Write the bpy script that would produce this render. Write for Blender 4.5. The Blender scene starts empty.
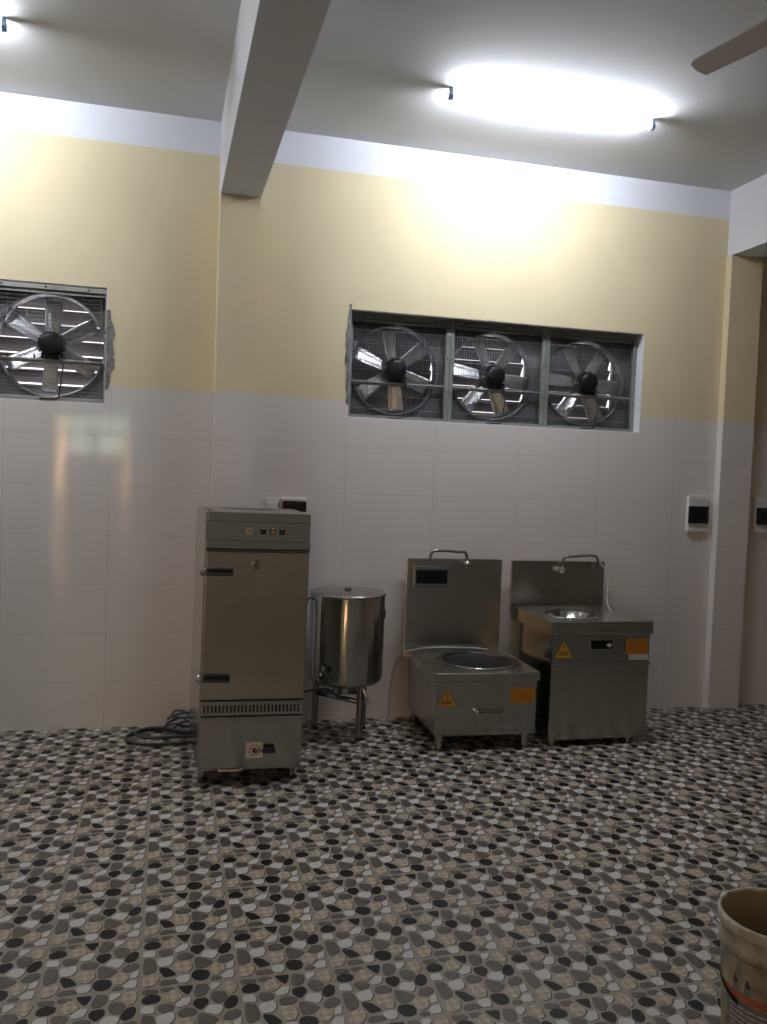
import bpy, bmesh, math, random
from mathutils import Vector, Matrix
random.seed(4)
PI = math.pi
S = bpy.context.scene
COL = S.collection

# ------------------------------------------------------------------ materials
def mat(name, color, rough=0.6, metal=0.0, spec=0.5, emit=None, strength=0.0, noise=0.0, nscale=6.0,
        bump=0.0, bscale=40.0, stretch=None, aniso=0.0, rvar=0.0, trans=0.0, color2=None):
    m = bpy.data.materials.new(name); m.use_nodes = True
    nt = m.node_tree; b = nt.nodes['Principled BSDF']
    b.inputs['Base Color'].default_value = (*color, 1)
    b.inputs['Roughness'].default_value = rough
    b.inputs['Metallic'].default_value = metal
    b.inputs['Specular IOR Level'].default_value = spec
    b.inputs['Transmission Weight'].default_value = trans
    if aniso:      # rolled sheet: reflections smear up and down
        b.inputs['Anisotropic'].default_value = aniso
        cv = nt.nodes.new('ShaderNodeCombineXYZ'); cv.inputs[0].default_value = 0.04; cv.inputs[1].default_value = 0.08; cv.inputs[2].default_value = 1.0
        nt.links.new(cv.outputs[0], b.inputs['Tangent'])
    if emit:
        b.inputs['Emission Color'].default_value = (*emit, 1)
        b.inputs['Emission Strength'].default_value = strength
    tc = nt.nodes.new('ShaderNodeTexCoord'); mp = nt.nodes.new('ShaderNodeMapping')
    nt.links.new(tc.outputs['Object'], mp.inputs['Vector'])
    if stretch: mp.inputs['Scale'].default_value = stretch
    if noise or color2:
        n = nt.nodes.new('ShaderNodeTexNoise'); n.inputs['Scale'].default_value = nscale; n.inputs['Detail'].default_value = 5
        nt.links.new(mp.outputs['Vector'], n.inputs['Vector'])
        r = nt.nodes.new('ShaderNodeValToRGB')
        r.color_ramp.elements[0].position = 0.35; r.color_ramp.elements[1].position = 0.65
        c2 = color2 if color2 else tuple(c*(1-noise) for c in color)
        r.color_ramp.elements[0].color = (*c2, 1); r.color_ramp.elements[1].color = (*color, 1)
        nt.links.new(n.outputs['Fac'], r.inputs['Fac']); nt.links.new(r.outputs['Color'], b.inputs['Base Color'])
    if rvar:
        n3 = nt.nodes.new('ShaderNodeTexNoise'); n3.inputs['Scale'].default_value = 5; n3.inputs['Detail'].default_value = 4
        nt.links.new(tc.outputs['Object'], n3.inputs['Vector'])
        mr = nt.nodes.new('ShaderNodeMapRange'); mr.inputs['From Min'].default_value = 0.3; mr.inputs['From Max'].default_value = 0.7
        mr.inputs['To Min'].default_value = rough - rvar; mr.inputs['To Max'].default_value = rough + rvar
        nt.links.new(n3.outputs['Fac'], mr.inputs['Value']); nt.links.new(mr.outputs['Result'], b.inputs['Roughness'])
    if bump:
        n2 = nt.nodes.new('ShaderNodeTexNoise'); n2.inputs['Scale'].default_value = bscale; n2.inputs['Detail'].default_value = 3
        nt.links.new(mp.outputs['Vector'], n2.inputs['Vector'])
        bp = nt.nodes.new('ShaderNodeBump'); bp.inputs['Strength'].default_value = bump; bp.inputs['Distance'].default_value = 0.01
        nt.links.new(n2.outputs['Fac'], bp.inputs['Height']); nt.links.new(bp.outputs['Normal'], b.inputs['Normal'])
    return m

def tile_mat(name, x0, zt, axis='X'):
    """glossy off-white wall tiles 60 x 30 cm: thin joints by object coordinates"""
    m = bpy.data.materials.new(name); m.use_nodes = True
    nt = m.node_tree; b = nt.nodes['Principled BSDF']; N = nt.nodes.new; Lk = nt.links.new
    tc = N('ShaderNodeTexCoord'); sp = N('ShaderNodeSeparateXYZ'); Lk(tc.outputs['Object'], sp.inputs[0])
    def joint(out, off, pitch, w):
        a = N('ShaderNodeMath'); a.operation = 'SUBTRACT'; Lk(out, a.inputs[0]); a.inputs[1].default_value = off - 40*pitch
        p = N('ShaderNodeMath'); p.operation = 'MODULO'; Lk(a.outputs[0], p.inputs[0]); p.inputs[1].default_value = pitch
        q = N('ShaderNodeMath'); q.operation = 'SUBTRACT'; Lk(p.outputs[0], q.inputs[0]); q.inputs[1].default_value = pitch/2
        r = N('ShaderNodeMath'); r.operation = 'ABSOLUTE'; Lk(q.outputs[0], r.inputs[0])
        s = N('ShaderNodeMath'); s.operation = 'GREATER_THAN'; Lk(r.outputs[0], s.inputs[0]); s.inputs[1].default_value = pitch/2 - w
        return s.outputs[0]
    jx = joint(sp.outputs[axis], x0, 0.6, 0.0022); jz = joint(sp.outputs['Z'], zt, 0.3, 0.0016)
    mx = N('ShaderNodeMath'); mx.operation = 'MAXIMUM'; Lk(jx, mx.inputs[0]); Lk(jz, mx.inputs[1])
    n = N('ShaderNodeTexNoise'); n.inputs['Scale'].default_value = 1.6; n.inputs['Detail'].default_value = 3; Lk(tc.outputs['Object'], n.inputs['Vector'])
    cr = N('ShaderNodeValToRGB'); cr.color_ramp.elements[0].color = (0.66, 0.615, 0.59, 1); cr.color_ramp.elements[1].color = (0.74, 0.70, 0.675, 1)
    Lk(n.outputs['Fac'], cr.inputs['Fac'])
    mi = N('ShaderNodeMixRGB'); Lk(mx.outputs[0], mi.inputs['Fac']); Lk(cr.outputs['Color'], mi.inputs[1]); mi.inputs[2].default_value = (0.58, 0.54, 0.51, 1)
    Lk(mi.outputs[0], b.inputs['Base Color']); b.inputs['Roughness'].default_value = 0.07
    b.inputs['Specular IOR Level'].default_value = 0.5
    n2 = N('ShaderNodeTexNoise'); n2.inputs['Scale'].default_value = 2.5; Lk(tc.outputs['Object'], n2.inputs['Vector'])
    bp = N('ShaderNodeBump'); bp.inputs['Strength'].default_value = 0.06; bp.inputs['Distance'].default_value = 0.02
    Lk(n2.outputs['Fac'], bp.inputs['Height']); Lk(bp.outputs['Normal'], b.inputs['Normal'])
    return m

M = {}
M['yellow'] = mat('yellow_paint', (0.72, 0.62, 0.41), 0.75, noise=0.05, nscale=2.0, bump=0.05, bscale=60)
M['white'] = mat('white_paint', (0.72, 0.73, 0.78), 0.8, noise=0.03, nscale=2.0)
M['ceil'] = mat('ceiling_paint', (0.63, 0.635, 0.655), 0.85, noise=0.04, nscale=1.5)
M['tileL'] = tile_mat('wall_tile_left', -1.456, 2.085)
M['tileR'] = tile_mat('wall_tile', 0.0, 2.085)
M['tileC'] = tile_mat('column_tile', -0.6, 2.085)
M['rear'] = mat('pale_paint', (0.62, 0.59, 0.53), 0.8, noise=0.1)
M['tileY'] = tile_mat('side_tile', 0.0, 2.085, 'Y')
M['steel'] = mat('brushed_steel', (0.50, 0.485, 0.435), 0.20, 1.0, noise=0.05, nscale=1.5, aniso=0.85, rvar=0.03)
M['steel_side'] = mat('sheet_steel', (0.48, 0.475, 0.45), 0.20, 1.0, noise=0.05, nscale=1.5, aniso=0.7)
M['steel_door'] = mat('stained_steel', (0.60, 0.53, 0.44), 0.18, 1.0, nscale=4.0, color2=(0.56, 0.49, 0.40), aniso=0.8, rvar=0.03)
M['polish'] = mat('polished_steel', (0.46, 0.45, 0.42), 0.15, 1.0, noise=0.05, nscale=3, aniso=1.0)
M['chrome'] = mat('chrome', (0.75, 0.75, 0.75), 0.08, 1.0)
M['dull_pipe'] = mat('dull_pipe_steel', (0.33, 0.32, 0.31), 0.25, 1.0)
M['dark_metal'] = mat('dark_metal', (0.10, 0.10, 0.095), 0.3, 0.8)
M['black'] = mat('black_plastic', (0.006, 0.006, 0.007), 0.45, spec=0.25)
M['darkglass'] = mat('dark_glass', (0.006, 0.007, 0.01), 0.05)
M['darkslot'] = mat('dark_gap', (0.01, 0.01, 0.01), 0.9)
M['wok'] = mat('black_ceramic_bowl', (0.016, 0.014, 0.012), 0.6, spec=0.15)
M['mirror'] = mat('mirror_steel', (0.46, 0.45, 0.42), 0.13, 1.0, aniso=0.7)
M['slat_dark'] = mat('darker_slat', (0.17, 0.165, 0.17), 0.45, 0.5, noise=0.25, nscale=5)  # same slat in a darker tone, for the wide window's fans
M['galv'] = mat('galvanised_steel', (0.50, 0.51, 0.52), 0.33, 1.0, nscale=14, color2=(0.36, 0.37, 0.39), rvar=0.06)
M['galv_blade'] = mat('galvanised_blade', (0.66, 0.66, 0.66), 0.36, 1.0, nscale=25, color2=(0.50, 0.50, 0.52))
M['shroud'] = mat('grey_shroud', (0.16, 0.165, 0.175), 0.45, 0.6, noise=0.2)
M['slat'] = mat('aluminium_slat', (0.36, 0.34, 0.35), 0.45, 0.5, noise=0.25, nscale=5)
M['frame'] = mat('grey_green_frame', (0.24, 0.26, 0.235), 0.5, 0.3, noise=0.2)
M['frame_light'] = mat('bare_frame', (0.40, 0.39, 0.36), 0.5, 0.4, noise=0.2)
M['wire'] = mat('guard_wire', (0.33, 0.33, 0.35), 0.4, 0.7)
M['cement'] = mat('rough_cement', (0.25, 0.24, 0.23), 0.95, noise=0.45, nscale=25, bump=0.8, bscale=40)
M['plastic'] = mat('white_plastic', (0.72, 0.70, 0.68), 0.35)
M['dial'] = mat('aged_dial', (0.22, 0.21, 0.18), 0.4)
M['maroon'] = mat('dark_red_cover', (0.035, 0.008, 0.01), 0.2)
M['tube'] = mat('lit_tube', (1, 1, 1), 0.5, emit=(0.86, 0.92, 1.0), strength=255)
M['clip'] = mat('blue_grey_holder', (0.20, 0.30, 0.45), 0.4)
M['sticker'] = mat('yellow_sticker', (0.72, 0.42, 0.05), 0.5)
M['orange'] = mat('orange_sticker', (0.62, 0.28, 0.03), 0.5)
M['ink'] = mat('dark_ink', (0.06, 0.035, 0.02), 0.6)
M['ink2'] = mat('brown_ink', (0.34, 0.13, 0.02), 0.6)
M['red'] = mat('red_plastic', (0.35, 0.02, 0.02), 0.4)
M['yel'] = mat('yellow_switch', (0.75, 0.42, 0.03), 0.4)
M['grn'] = mat('dark_green_switch', (0.01, 0.06, 0.05), 0.4)
M['blue'] = mat('dark_blue_handle', (0.012, 0.025, 0.07), 0.4)
M['cream'] = mat('cream_plastic', (0.62, 0.55, 0.42), 0.5)
M['rubber'] = mat('black_rubber', (0.03, 0.03, 0.035), 0.55)
M['hose'] = mat('pale_hose', (0.42, 0.41, 0.38), 0.4)
M['cable'] = mat('grey_cable', (0.035, 0.04, 0.048), 0.4)
M['fanblade'] = mat('grey_fan_paint', (0.60, 0.59, 0.58), 0.5)
M['pail'] = mat('grimy_pail', (0.36, 0.335, 0.26), 0.6, nscale=16, color2=(0.18, 0.165, 0.13), bump=0.15, bscale=20)
M['pail_in'] = mat('pail_inside', (0.40, 0.31, 0.20), 0.7, nscale=5, color2=(0.30, 0.23, 0.15))
M['pail_rim'] = mat('dried_paste', (0.50, 0.48, 0.38), 0.75, nscale=30, color2=(0.33, 0.31, 0.24), bump=0.4, bscale=40)
M['lab_grey'] = mat('label_grey', (0.16, 0.16, 0.17), 0.6, noise=0.2, nscale=20)
M['lab_cream'] = mat('label_cream', (0.36, 0.32, 0.22), 0.6, nscale=20, color2=(0.17, 0.155, 0.12))
M['lab_red'] = mat('label_orange_red', (0.34, 0.10, 0.04), 0.6, nscale=14, color2=(0.22, 0.08, 0.04))
M['lab_blue'] = mat('label_blue_grey', (0.13, 0.15, 0.20), 0.6)
M['lab_white'] = mat('label_text_white', (0.40, 0.39, 0.34), 0.6)
M['wood'] = mat('door_green', (0.03, 0.06, 0.05), 0.5)
M['glass_g'] = mat('green_glass', (0.75, 0.95, 0.85), 0.02, trans=1.0)
# floor
M['grout'] = mat('tile_ground', (0.30, 0.265, 0.215), 0.42, noise=0.18, nscale=40)
M['joint'] = mat('floor_joint', (0.24, 0.21, 0.17), 0.7)
M['p_white'] = mat('pebble_white', (0.52, 0.51, 0.50), 0.34, noise=0.1, nscale=30)
M['p_gray'] = mat('pebble_grey', (0.105, 0.087, 0.076), 0.38, noise=0.25, nscale=35)
M['p_black'] = mat('pebble_black', (0.008, 0.008, 0.009), 0.4, spec=0.25)
M['p_shade'] = mat('pebble_outline', (0.045, 0.037, 0.03), 0.45)
def beige():
    m = mat('pebble_beige', (0.5, 0.4, 0.3), 0.38); nt = m.node_tree; b = nt.nodes['Principled BSDF']
    tc = nt.nodes.new('ShaderNodeTexCoord'); mp = nt.nodes.new('ShaderNodeMapping'); mp.inputs['Rotation'].default_value = (0, 0, 0.7)
    ck = nt.nodes.new('ShaderNodeTexChecker'); ck.inputs['Scale'].default_value = 50
    ck.inputs[1].default_value = (0.43, 0.355, 0.27, 1); ck.inputs[2].default_value = (0.31, 0.245, 0.18, 1)
    nt.links.new(tc.outputs['Object'], mp.inputs[0]); nt.links.new(mp.outputs[0], ck.inputs[0]); nt.links.new(ck.outputs[0], b.inputs['Base Color'])
    return m
M['p_beige'] = beige()

# ------------------------------------------------------------------ mesh helpers
class MB:
    """collects shapes in one mesh; mats are picked per shape"""
    def __init__(s): s.v = []; s.f = []; s.m = []; s.mats = []; s.sm = []
    def mi(s, m):
        if m not in s.mats: s.mats.append(m)
        return s.mats.index(m)
    def add(s, vs, fs, m, smooth=False):
        o = len(s.v); s.v += [tuple(v) for v in vs]; k = s.mi(m)
        for f in fs: s.f.append(tuple(o+i for i in f)); s.m.append(k); s.sm.append(smooth)
        return s
    def box(s, x0, x1, y0, y1, z0, z1, m, bev=0.0):
        if bev <= 0:
            v = [(x, y, z) for z in (z0, z1) for y in (y0, y1) for x in (x0, x1)]
            return s.add(v, [(0, 2, 3, 1), (4, 5, 7, 6), (0, 1, 5, 4), (2, 6, 7, 3), (0, 4, 6, 2), (1, 3, 7, 5)], m)
        bm = bmesh.new(); bmesh.ops.create_cube(bm, size=1)
        for v in bm.verts: v.co = Vector(((x0+x1)/2 + v.co.x*(x1-x0), (y0+y1)/2 + v.co.y*(y1-y0), (z0+z1)/2 + v.co.z*(z1-z0)))
        bmesh.ops.bevel(bm, geom=bm.edges[:], offset=bev, segments=2, affect='EDGES', profile=0.5)
        return s.frombm(bm, m)
    def frombm(s, bm, m, smooth=False):
        bm.verts.index_update(); vs = [v.co[:] for v in bm.verts]; fs = [[v.index for v in f.verts] for f in bm.faces]
        bm.free(); return s.add(vs, fs, m, smooth)
    def lathe(s, prof, m, c=(0, 0, 0), axis='Z', n=48, smooth=True, cap0=False, cap1=False):
        """prof: (radius, height) list turned about an axis through c"""
        vs = []
        for r, h in prof:
            for k in range(n):
                a = 2*PI*k/n; p, q = r*math.cos(a), r*math.sin(a)
                vs.append({'Z': (c[0]+p, c[1]+q, c[2]+h), 'Y': (c[0]+p, c[1]+h, c[2]+q), 'X': (c[0]+h, c[1]+p, c[2]+q)}[axis])
        fs = [(i*n+k, i*n+(k+1) % n, (i+1)*n+(k+1) % n, (i+1)*n+k) for i in range(len(prof)-1) for k in range(n)]
        if axis == 'Y': fs = [f[::-1] for f in fs]
        s.add(vs, fs, m, smooth)
        if cap0: s.add(vs[:n], [tuple(range(n))[::-1]], m)
        if cap1: s.add(vs[-n:], [tuple(range(n))], m)
        return s
    def cyl(s, c, r, h, m, axis='Z', n=24, r2=None):
        return s.lathe([(r, 0), (r if r2 is None else r2, h)], m, c, axis, n, True, True, True)
    def tube(s, pts, r, m, n=8, smooth=True, spline=True):
        P = [Vector(p) for p in pts]
        if spline and len(P) > 2:
            Q = []
            for i in range(len(P)-1):
                a, b, c, d = P[max(i-1, 0)], P[i], P[i+1], P[min(i+2, len(P)-1)]
                for t in (0, .2, .4, .6, .8):
                    Q.append(0.5*((2*b) + (c-a)*t + (2*a-5*b+4*c-d)*t*t + (3*b-a-3*c+d)*t**3))
            P = Q + [P[-1]]
        vs = []; up = None
        for i, p in enumerate(P):
            t = (P[min(i+1, len(P)-1)] - P[max(i-1, 0)]).normalized()
            if up is None: up = t.orthogonal().normalized()
            up = (up - t*up.dot(t)).normalized(); w = t.cross(up)
            rr = r[i] if isinstance(r, list) else r
            for k in range(n):
                a = 2*PI*k/n; vs.append(p + (up*math.cos(a) + w*math.sin(a))*rr)
        fs = [(i*n+k, i*n+(k+1) % n, (i+1)*n+(k+1) % n, (i+1)*n+k) for i in range(len(P)-1) for k in range(n)]
        fs += [tuple(range(n))[::-1], tuple((len(P)-1)*n+k for k in range(n))]
        return s.add(vs, fs, m, smooth)
    def prism(s, poly, h0, h1, m, axis='Y'):
        """polygon in the XZ plane extruded along Y (axis Y) or XY along Z"""
        n = len(poly)
        g = (lambda a, b, h: (a, h, b)) if axis == 'Y' else ((lambda a, b, h: (a, b, h)) if axis == 'Z' else (lambda a, b, h: (h, a, b)))
        vs = [g(a, b, h0) for a, b in poly] + [g(a, b, h1) for a, b in poly]
        fs = [tuple(range(n)), tuple(range(n, 2*n))[::-1]] + [(i, n+i, n+(i+1) % n, (i+1) % n) for i in range(n)]
        return s.add(vs, fs, m)
    def build(s, name, parent=None, loc=None, rotz=0, fix=True):
        me = bpy.data.meshes.new(name); me.from_pydata(s.v, [], s.f)
        for k in s.mats: me.materials.append(M[k])
        me.polygons.foreach_set('material_index', s.m); me.polygons.foreach_set('use_smooth', s.sm)
        if fix and len(s.f) < 20000:
            bm = bmesh.new(); bm.from_mesh(me); bmesh.ops.recalc_face_normals(bm, faces=bm.faces[:]); bm.to_mesh(me); bm.free()
        me.update()
        o = bpy.data.objects.new(name, me); COL.objects.link(o)
        if parent: o.parent = parent
        if loc: o.location = loc
        if rotz: o.rotation_euler = (0, 0, rotz)
        return o
def tag(o, label=None, cat=None, group=None, kind=None):
    if label: o['label'] = label
    if cat: o['category'] = cat
    if group: o['group'] = group
    if kind: o['kind'] = kind
    return o
def thing(name, loc, label, cat, group=None, rotz=0):
    o = bpy.data.objects.new(name, None); COL.objects.link(o); o.location = loc; o.rotation_euler = (0, 0, rotz)
    o.empty_display_size = 0.1
    return tag(o, label, cat, group)
def struct(mb, name, label=None, fix=True):
    o = mb.build(name, fix=fix); o['kind'] = 'structure'
    if label: o['label'] = label
    return o

# ------------------------------------------------------------------ room
XL, XR, YB = -4.45, 6.35, -8.0
ZT, ZB, ZC = 2.085, 3.53, 3.735
TH = 0.24
WZ0, WZ1 = 1.975, 2.67
OPEN = [(-2.19, -1.488), (0.0, 2.112)]
def wall_seg(mb, x0, x1, z0, z1, y0=0.0, y1=TH, tile='tileR'):
    for a, b, m in ((0, ZT, tile), (ZT, ZB, 'yellow'), (ZB, ZC, 'white')):
        lo, hi = max(a, z0), min(b, z1)
        if hi > lo + 1e-6: mb.box(x0, x1, y0, y1, lo, hi, m)
w = MB()
for x0, x1, ti in ((XL, -2.19, 'tileL'), (-1.488, -0.857, 'tileL'), (-0.857, 0.0, 'tileR'), (2.112, XR, 'tileR')):
    wall_seg(w, x0, x1, 0, ZC, tile=ti)
for (x0, x1), ti in zip(OPEN, ('tileL', 'tileR')):
    wall_seg(w, x0, x1, 0, WZ0, tile=ti); wall_seg(w, x0, x1, WZ1, ZC, tile=ti)
def ragged(x, z0, z1, wmin, wmax, side, n=22):
    pts = []
    for k in range(n+1):
        z = z0 + (z1-z0)*k/n; t = math.sin(PI*k/n)
        pts.append((x + side*(wmin + (wmax-wmin)*random.random())*(0.35+0.65*t), z))
    return [(x - side*0.004, z0)] + pts + [(x - side*0.004, z1)]
w.prism(ragged(-1.488, 2.07, 2.54, 0.03, 0.055, 1), -0.004, 0.002, 'cement')
w.prism(ragged(0.0, 2.06, 2.70, 0.012, 0.03, -1), -0.005, 0.002, 'cement')
struct(w, 'wall_back', 'wall of off-white tiles below yellow paint, with fan openings')
w = MB()
for (z0, z1, m) in ((0, ZT, 'tileY'), (ZT, ZB, 'yellow'), (ZB, ZC, 'white')):
    w.box(XL-0.2, XL, -6.95, TH, z0, z1, m); w.box(XL-0.2, XL, YB, -7.9, z0, z1, m)
    if z1 > 2.3: w.box(XL-0.2, XL, -7.9, -6.95, max(z0, 2.3), z1, m)
struct(w, 'wall_left')
w = MB()
for y0, y1, z0, z1 in ((-7.9, -7.85, 0, 2.3), (-7.0, -6.95, 0, 2.3), (-7.85, -7.0, 2.25, 2.3)): w.box(XL-0.15, XL+.02, y0, y1, z0, z1, 'wood')
struct(w, 'door_2')
w = MB()
for (z0, z1, m) in ((0, ZT, 'tileY'), (ZT, ZB, 'yellow'), (ZB, ZC, 'white')): w.box(XR, XR+0.2, YB, TH, z0, z1, m)
struct(w, 'wall_right')
# wall behind the viewer with a half-open double door and glazed transom
DX0, DX1, DZ, DT = -2.76, -1.64, 2.05, 2.38
w = MB()
for x0, x1, a0 in ((XL, DX0, 0), (DX1, XR, 0), (DX0, DX1, DT)):
    for a, b, m in ((0, ZT, 'rear'), (ZT, ZB, 'rear'), (ZB, ZC, 'white')):
        lo = max(a, a0)
        if b > lo: w.box(x0, x1, YB-0.2, YB, lo, b, m)
struct(w, 'wall_rear')
d = MB()
for x in (DX0, DX1-0.05): d.box(x, x+0.05, YB-0.15, YB+0.02, 0, DT, 'wood')
d.box(DX0, DX1, YB-0.15, YB+0.02, DZ, DZ+0.05, 'wood'); d.box(DX0, DX1, YB-0.15, YB+0.02, DT-0.05, DT, 'wood')
d.box(-2.21, -2.17, YB-0.12, YB, DZ+0.05, DT-0.05, 'wood')
struct(d, 'door_1')
dr = bpy.data.objects['door_1']
l = MB()
for x0, x1 in ((-2.59, -2.16), (-2.15, -1.735)):
    l.box(x0, x1, YB-0.12, YB-0.08, 0, 1.75, 'wood')
    for a in (x0, x1-0.05): l.box(a, a+0.05, YB-0.12, YB-0.08, 1.75, DZ, 'wood')
l.build('door_leaf', dr)
g = MB(); g.box(DX0+.05, DX1-.05, YB-0.1, YB-0.095, DZ+.05, DT-.05, 'glass_g'); g.build('transom_pane', dr)
w = MB(); w.box(XL-0.2, XR+0.2, YB-0.2, TH, ZC, ZC+0.15, 'ceil'); struct(w, 'ceiling')

# beams and columns
def beam(x0, x1, z0, name):
    b = MB(); b.box(x0, x1, YB, 0.0, z0, ZC, 'white'); return struct(b, name, 'white concrete ceiling beam')
beam(-0.85, -0.612, 3.25, 'ceiling_beam'); beam(2.745, 2.99, 3.27, 'ceiling_beam'); 
def column(x0, x1, d, zt, tile, name, lab):
    c = MB(); c.box(x0, x1, -d, 0.0, 0, ZT, tile); c.box(x0, x1, -d, 0.0, ZT, zt, 'yellow'); return struct(c, name, lab)
column(-0.85, -0.612, 0.18, 3.25, 'tileC', 'column', 'narrow column, tiled below and yellow above, under the beam')
column(2.738, 2.995, 0.064, 3.27, 'tileC', 'column', 'shallow column at the right under the white beam')

# ------------------------------------------------------------------ floor: 30 cm tiles, all printed with one pebble drawing
Q0, Q1, Q2, Q3 = (43, 108), (600, 62), (700, 385), (85, 450)      # tile corners in the drawing: back-left, back-right, front-right, front-left
def homography(src, dst):
    A = []; B = []
    for (x, y), (u, v) in zip(src, dst):
        A.append([x, y, 1, 0, 0, 0, -u*x, -u*y]); B.append(u)
        A.append([0, 0, 0, x, y, 1, -v*x, -v*y]); B.append(v)
    n = 8
    for i in range(n):
        p = max(range(i, n), key=lambda r: abs(A[r][i])); A[i], A[p] = A[p], A[i]; B[i], B[p] = B[p], B[i]
        for r in range(n):
            if r != i:
                k = A[r][i]/A[i][i]
                A[r] = [a-k*b for a, b in zip(A[r], A[i])]; B[r] -= k*B[i]
    h = [B[i]/A[i][i] for i in range(n)]
    return lambda x, y: ((h[0]*x+h[1]*y+h[2])/(h[6]*x+h[7]*y+1), (h[3]*x+h[4]*y+h[5])/(h[6]*x+h[7]*y+1))
HM = homography((Q0, Q1, Q2, Q3), ((0, 1), (1, 1), (1, 0), (0, 0)))
PEB = [
('g', [(55,118),(75,110),(140,108),(150,118),(140,130),(70,138),(57,132)]),
('g', [(162,107),(180,98),(235,98),(240,108),(220,118),(175,124),(163,118)]),
('k', [(62,165),(75,148),(110,137),(150,137),(174,150),(172,170),(150,183),(100,190),(70,185)]),
('b', [(200,140),(225,112),(255,112),(298,148),(270,170),(240,182),(205,170)]),
('k', [(258,93),(345,88),(350,100),(335,135),(320,140),(290,122)]),
('g', [(368,88),(380,82),(425,85),(437,105),(430,130),(405,148),(372,150),(358,138),(360,110)]),
('w', [(445,78),(500,76),(502,90),(470,115),(450,112)]),
('b', [(515,95),(540,70),(575,68),(598,90),(595,125),(570,138),(535,120)]),
('g', [(460,130),(490,120),(530,125),(550,145),(535,175),(500,185),(470,170),(455,150)]),
('w', [(75,200),(130,193),(145,205),(150,235),(78,238),(65,225)]),
('g', [(165,195),(185,185),(245,188),(255,203),(240,225),(200,235),(172,225),(162,210)]),
('w', [(265,185),(300,155),(345,152),(350,165),(335,195),(275,206)]),
('k', [(362,178),(375,163),(430,155),(452,170),(452,190),(420,220),(405,220),(368,200)]),
('k', [(540,185),(560,155),(590,145),(615,155),(622,185),(605,210),(570,220),(545,208)]),
('w', [(460,192),(532,195),(543,215),(520,250),(432,232)]),
('g', [(285,230),(300,215),(340,207),(380,213),(390,230),(375,247),(310,258),(285,248)]),
('g', [(80,250),(100,245),(140,248),(165,300),(160,330),(110,352),(88,345),(78,300)]),
('w', [(165,252),(245,228),(265,238),(270,265),(250,292),(192,302),(168,280)]),
('b', [(278,285),(300,265),(345,258),(388,275),(395,310),(375,340),(330,342),(290,315)]),
('g', [(405,240),(425,237),(505,258),(520,272),(480,305),(415,312),(400,260)]),
('g', [(550,250),(570,228),(620,217),(640,230),(640,252),(600,272),(560,275),(545,265)]),
('w', [(612,282),(648,262),(655,275),(655,308),(610,316)]),
('b', [(505,300),(530,280),(570,277),(603,295),(605,320),(570,352),(535,350),(510,325)]),
('k', [(185,315),(200,305),(250,310),(300,345),(300,358),(240,372),(225,368),(195,335)]),
('w', [(310,365),(368,348),(393,357),(396,383),(378,403),(330,406),(308,385)]),
('k', [(400,345),(415,325),(455,318),(500,325),(520,350),(510,380),(470,395),(430,390),(405,370)]),
('w', [(590,355),(622,328),(663,324),(668,350),(668,372),(602,378)]),
('g', [(525,378),(545,362),(580,362),(592,372),(580,385),(530,390)]),
('b', [(92,390),(115,360),(160,345),(198,360),(196,388),(170,423),(112,436),(92,423)]),
('g', [(200,408),(225,387),(300,382),(322,395),(310,408),(225,423),(203,420)]),
]
def chaikin(p):
    o = []
    for i in range(len(p)):
        a, b = p[i], p[(i+1) % len(p)]
        o += [(a[0]*.85+b[0]*.15, a[1]*.85+b[1]*.15), (a[0]*.15+b[0]*.85, a[1]*.15+b[1]*.85)]
    return o
T = 0.3; FX, FY = -1.4636, -2.7755
drawn = []
for k, poly in PEB:
    p = [HM(*q) for q in poly]
    ar = sum(p[i-1][0]*p[i][1]-p[i][0]*p[i-1][1] for i in range(len(p)))
    if ar < 0: p = p[::-1]
    p = [(min(max(u, 0.012), 0.988), min(max(v, 0.012), 0.988)) for u, v in p]
    p = chaikin(p)
    cu = sum(q[0] for q in p)/len(p); cv = sum(q[1] for q in p)/len(p)
    if k != 'k':   # thin dark line that the print gives each light stone on one side
        drawn.append(('s', 0.0004, [((cu+(u-cu)*1.04+0.008)*T, (cv+(v-cv)*1.04-0.010)*T) for u, v in p]))
    drawn.append((k, 0.0008, [(u*T, v*T) for u, v in p]))
fl = MB(); fl.box(XL, XR, YB, 0.0, -0.12, 0.0, 'joint')
i0, i1 = math.floor((XL-FX)/T), math.ceil((XR-FX)/T); j0, j1 = math.floor((YB-FY)/T), math.ceil((0-FY)/T)
names = {'s': 'p_shade', 'k': 'p_black', 'g': 'p_gray', 'b': 'p_beige', 'w': 'p_white'}
gk = fl.mi('grout'); nk = {a: fl.mi(b) for a, b in names.items()}
for i in range(i0, i1):
    for j in range(j0, j1):
        ox, oy = FX+i*T, FY+j*T
        a, b, c, d_ = max(ox+.0015, XL), min(ox+T-.0015, XR), max(oy+.0015, YB), min(oy+T-.0015, 0)
        if b-a < .002 or d_-c < .002: continue
        o = len(fl.v); fl.v += [(a, c, .0002), (b, c, .0002), (b, d_, .0002), (a, d_, .0002)]
        fl.f.append((o, o+1, o+2, o+3)); fl.m.append(gk); fl.sm.append(False)
        for k, z, p in drawn:
            q = [(ox+u, oy+v) for u, v in p]
            if oy + T > 0 or ox < XL or ox+T > XR:
                if all(y <= 0 for _, y in q) is False:
                    if all(y > -0.002 for _, y in q): continue
                    q = [(x, min(y, 0)) for x, y in q]
                if any(x < XL or x > XR for x, _ in q): continue
            o = len(fl.v); fl.v += [(x, y, z) for x, y in q]
            fl.f.append(tuple(range(o, o+len(q)))); fl.m.append(nk[k]); fl.sm.append(False)
struct(fl, 'floor', 'floor tiles printed with black, white, grey and beige pebbles', fix=False)

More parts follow.
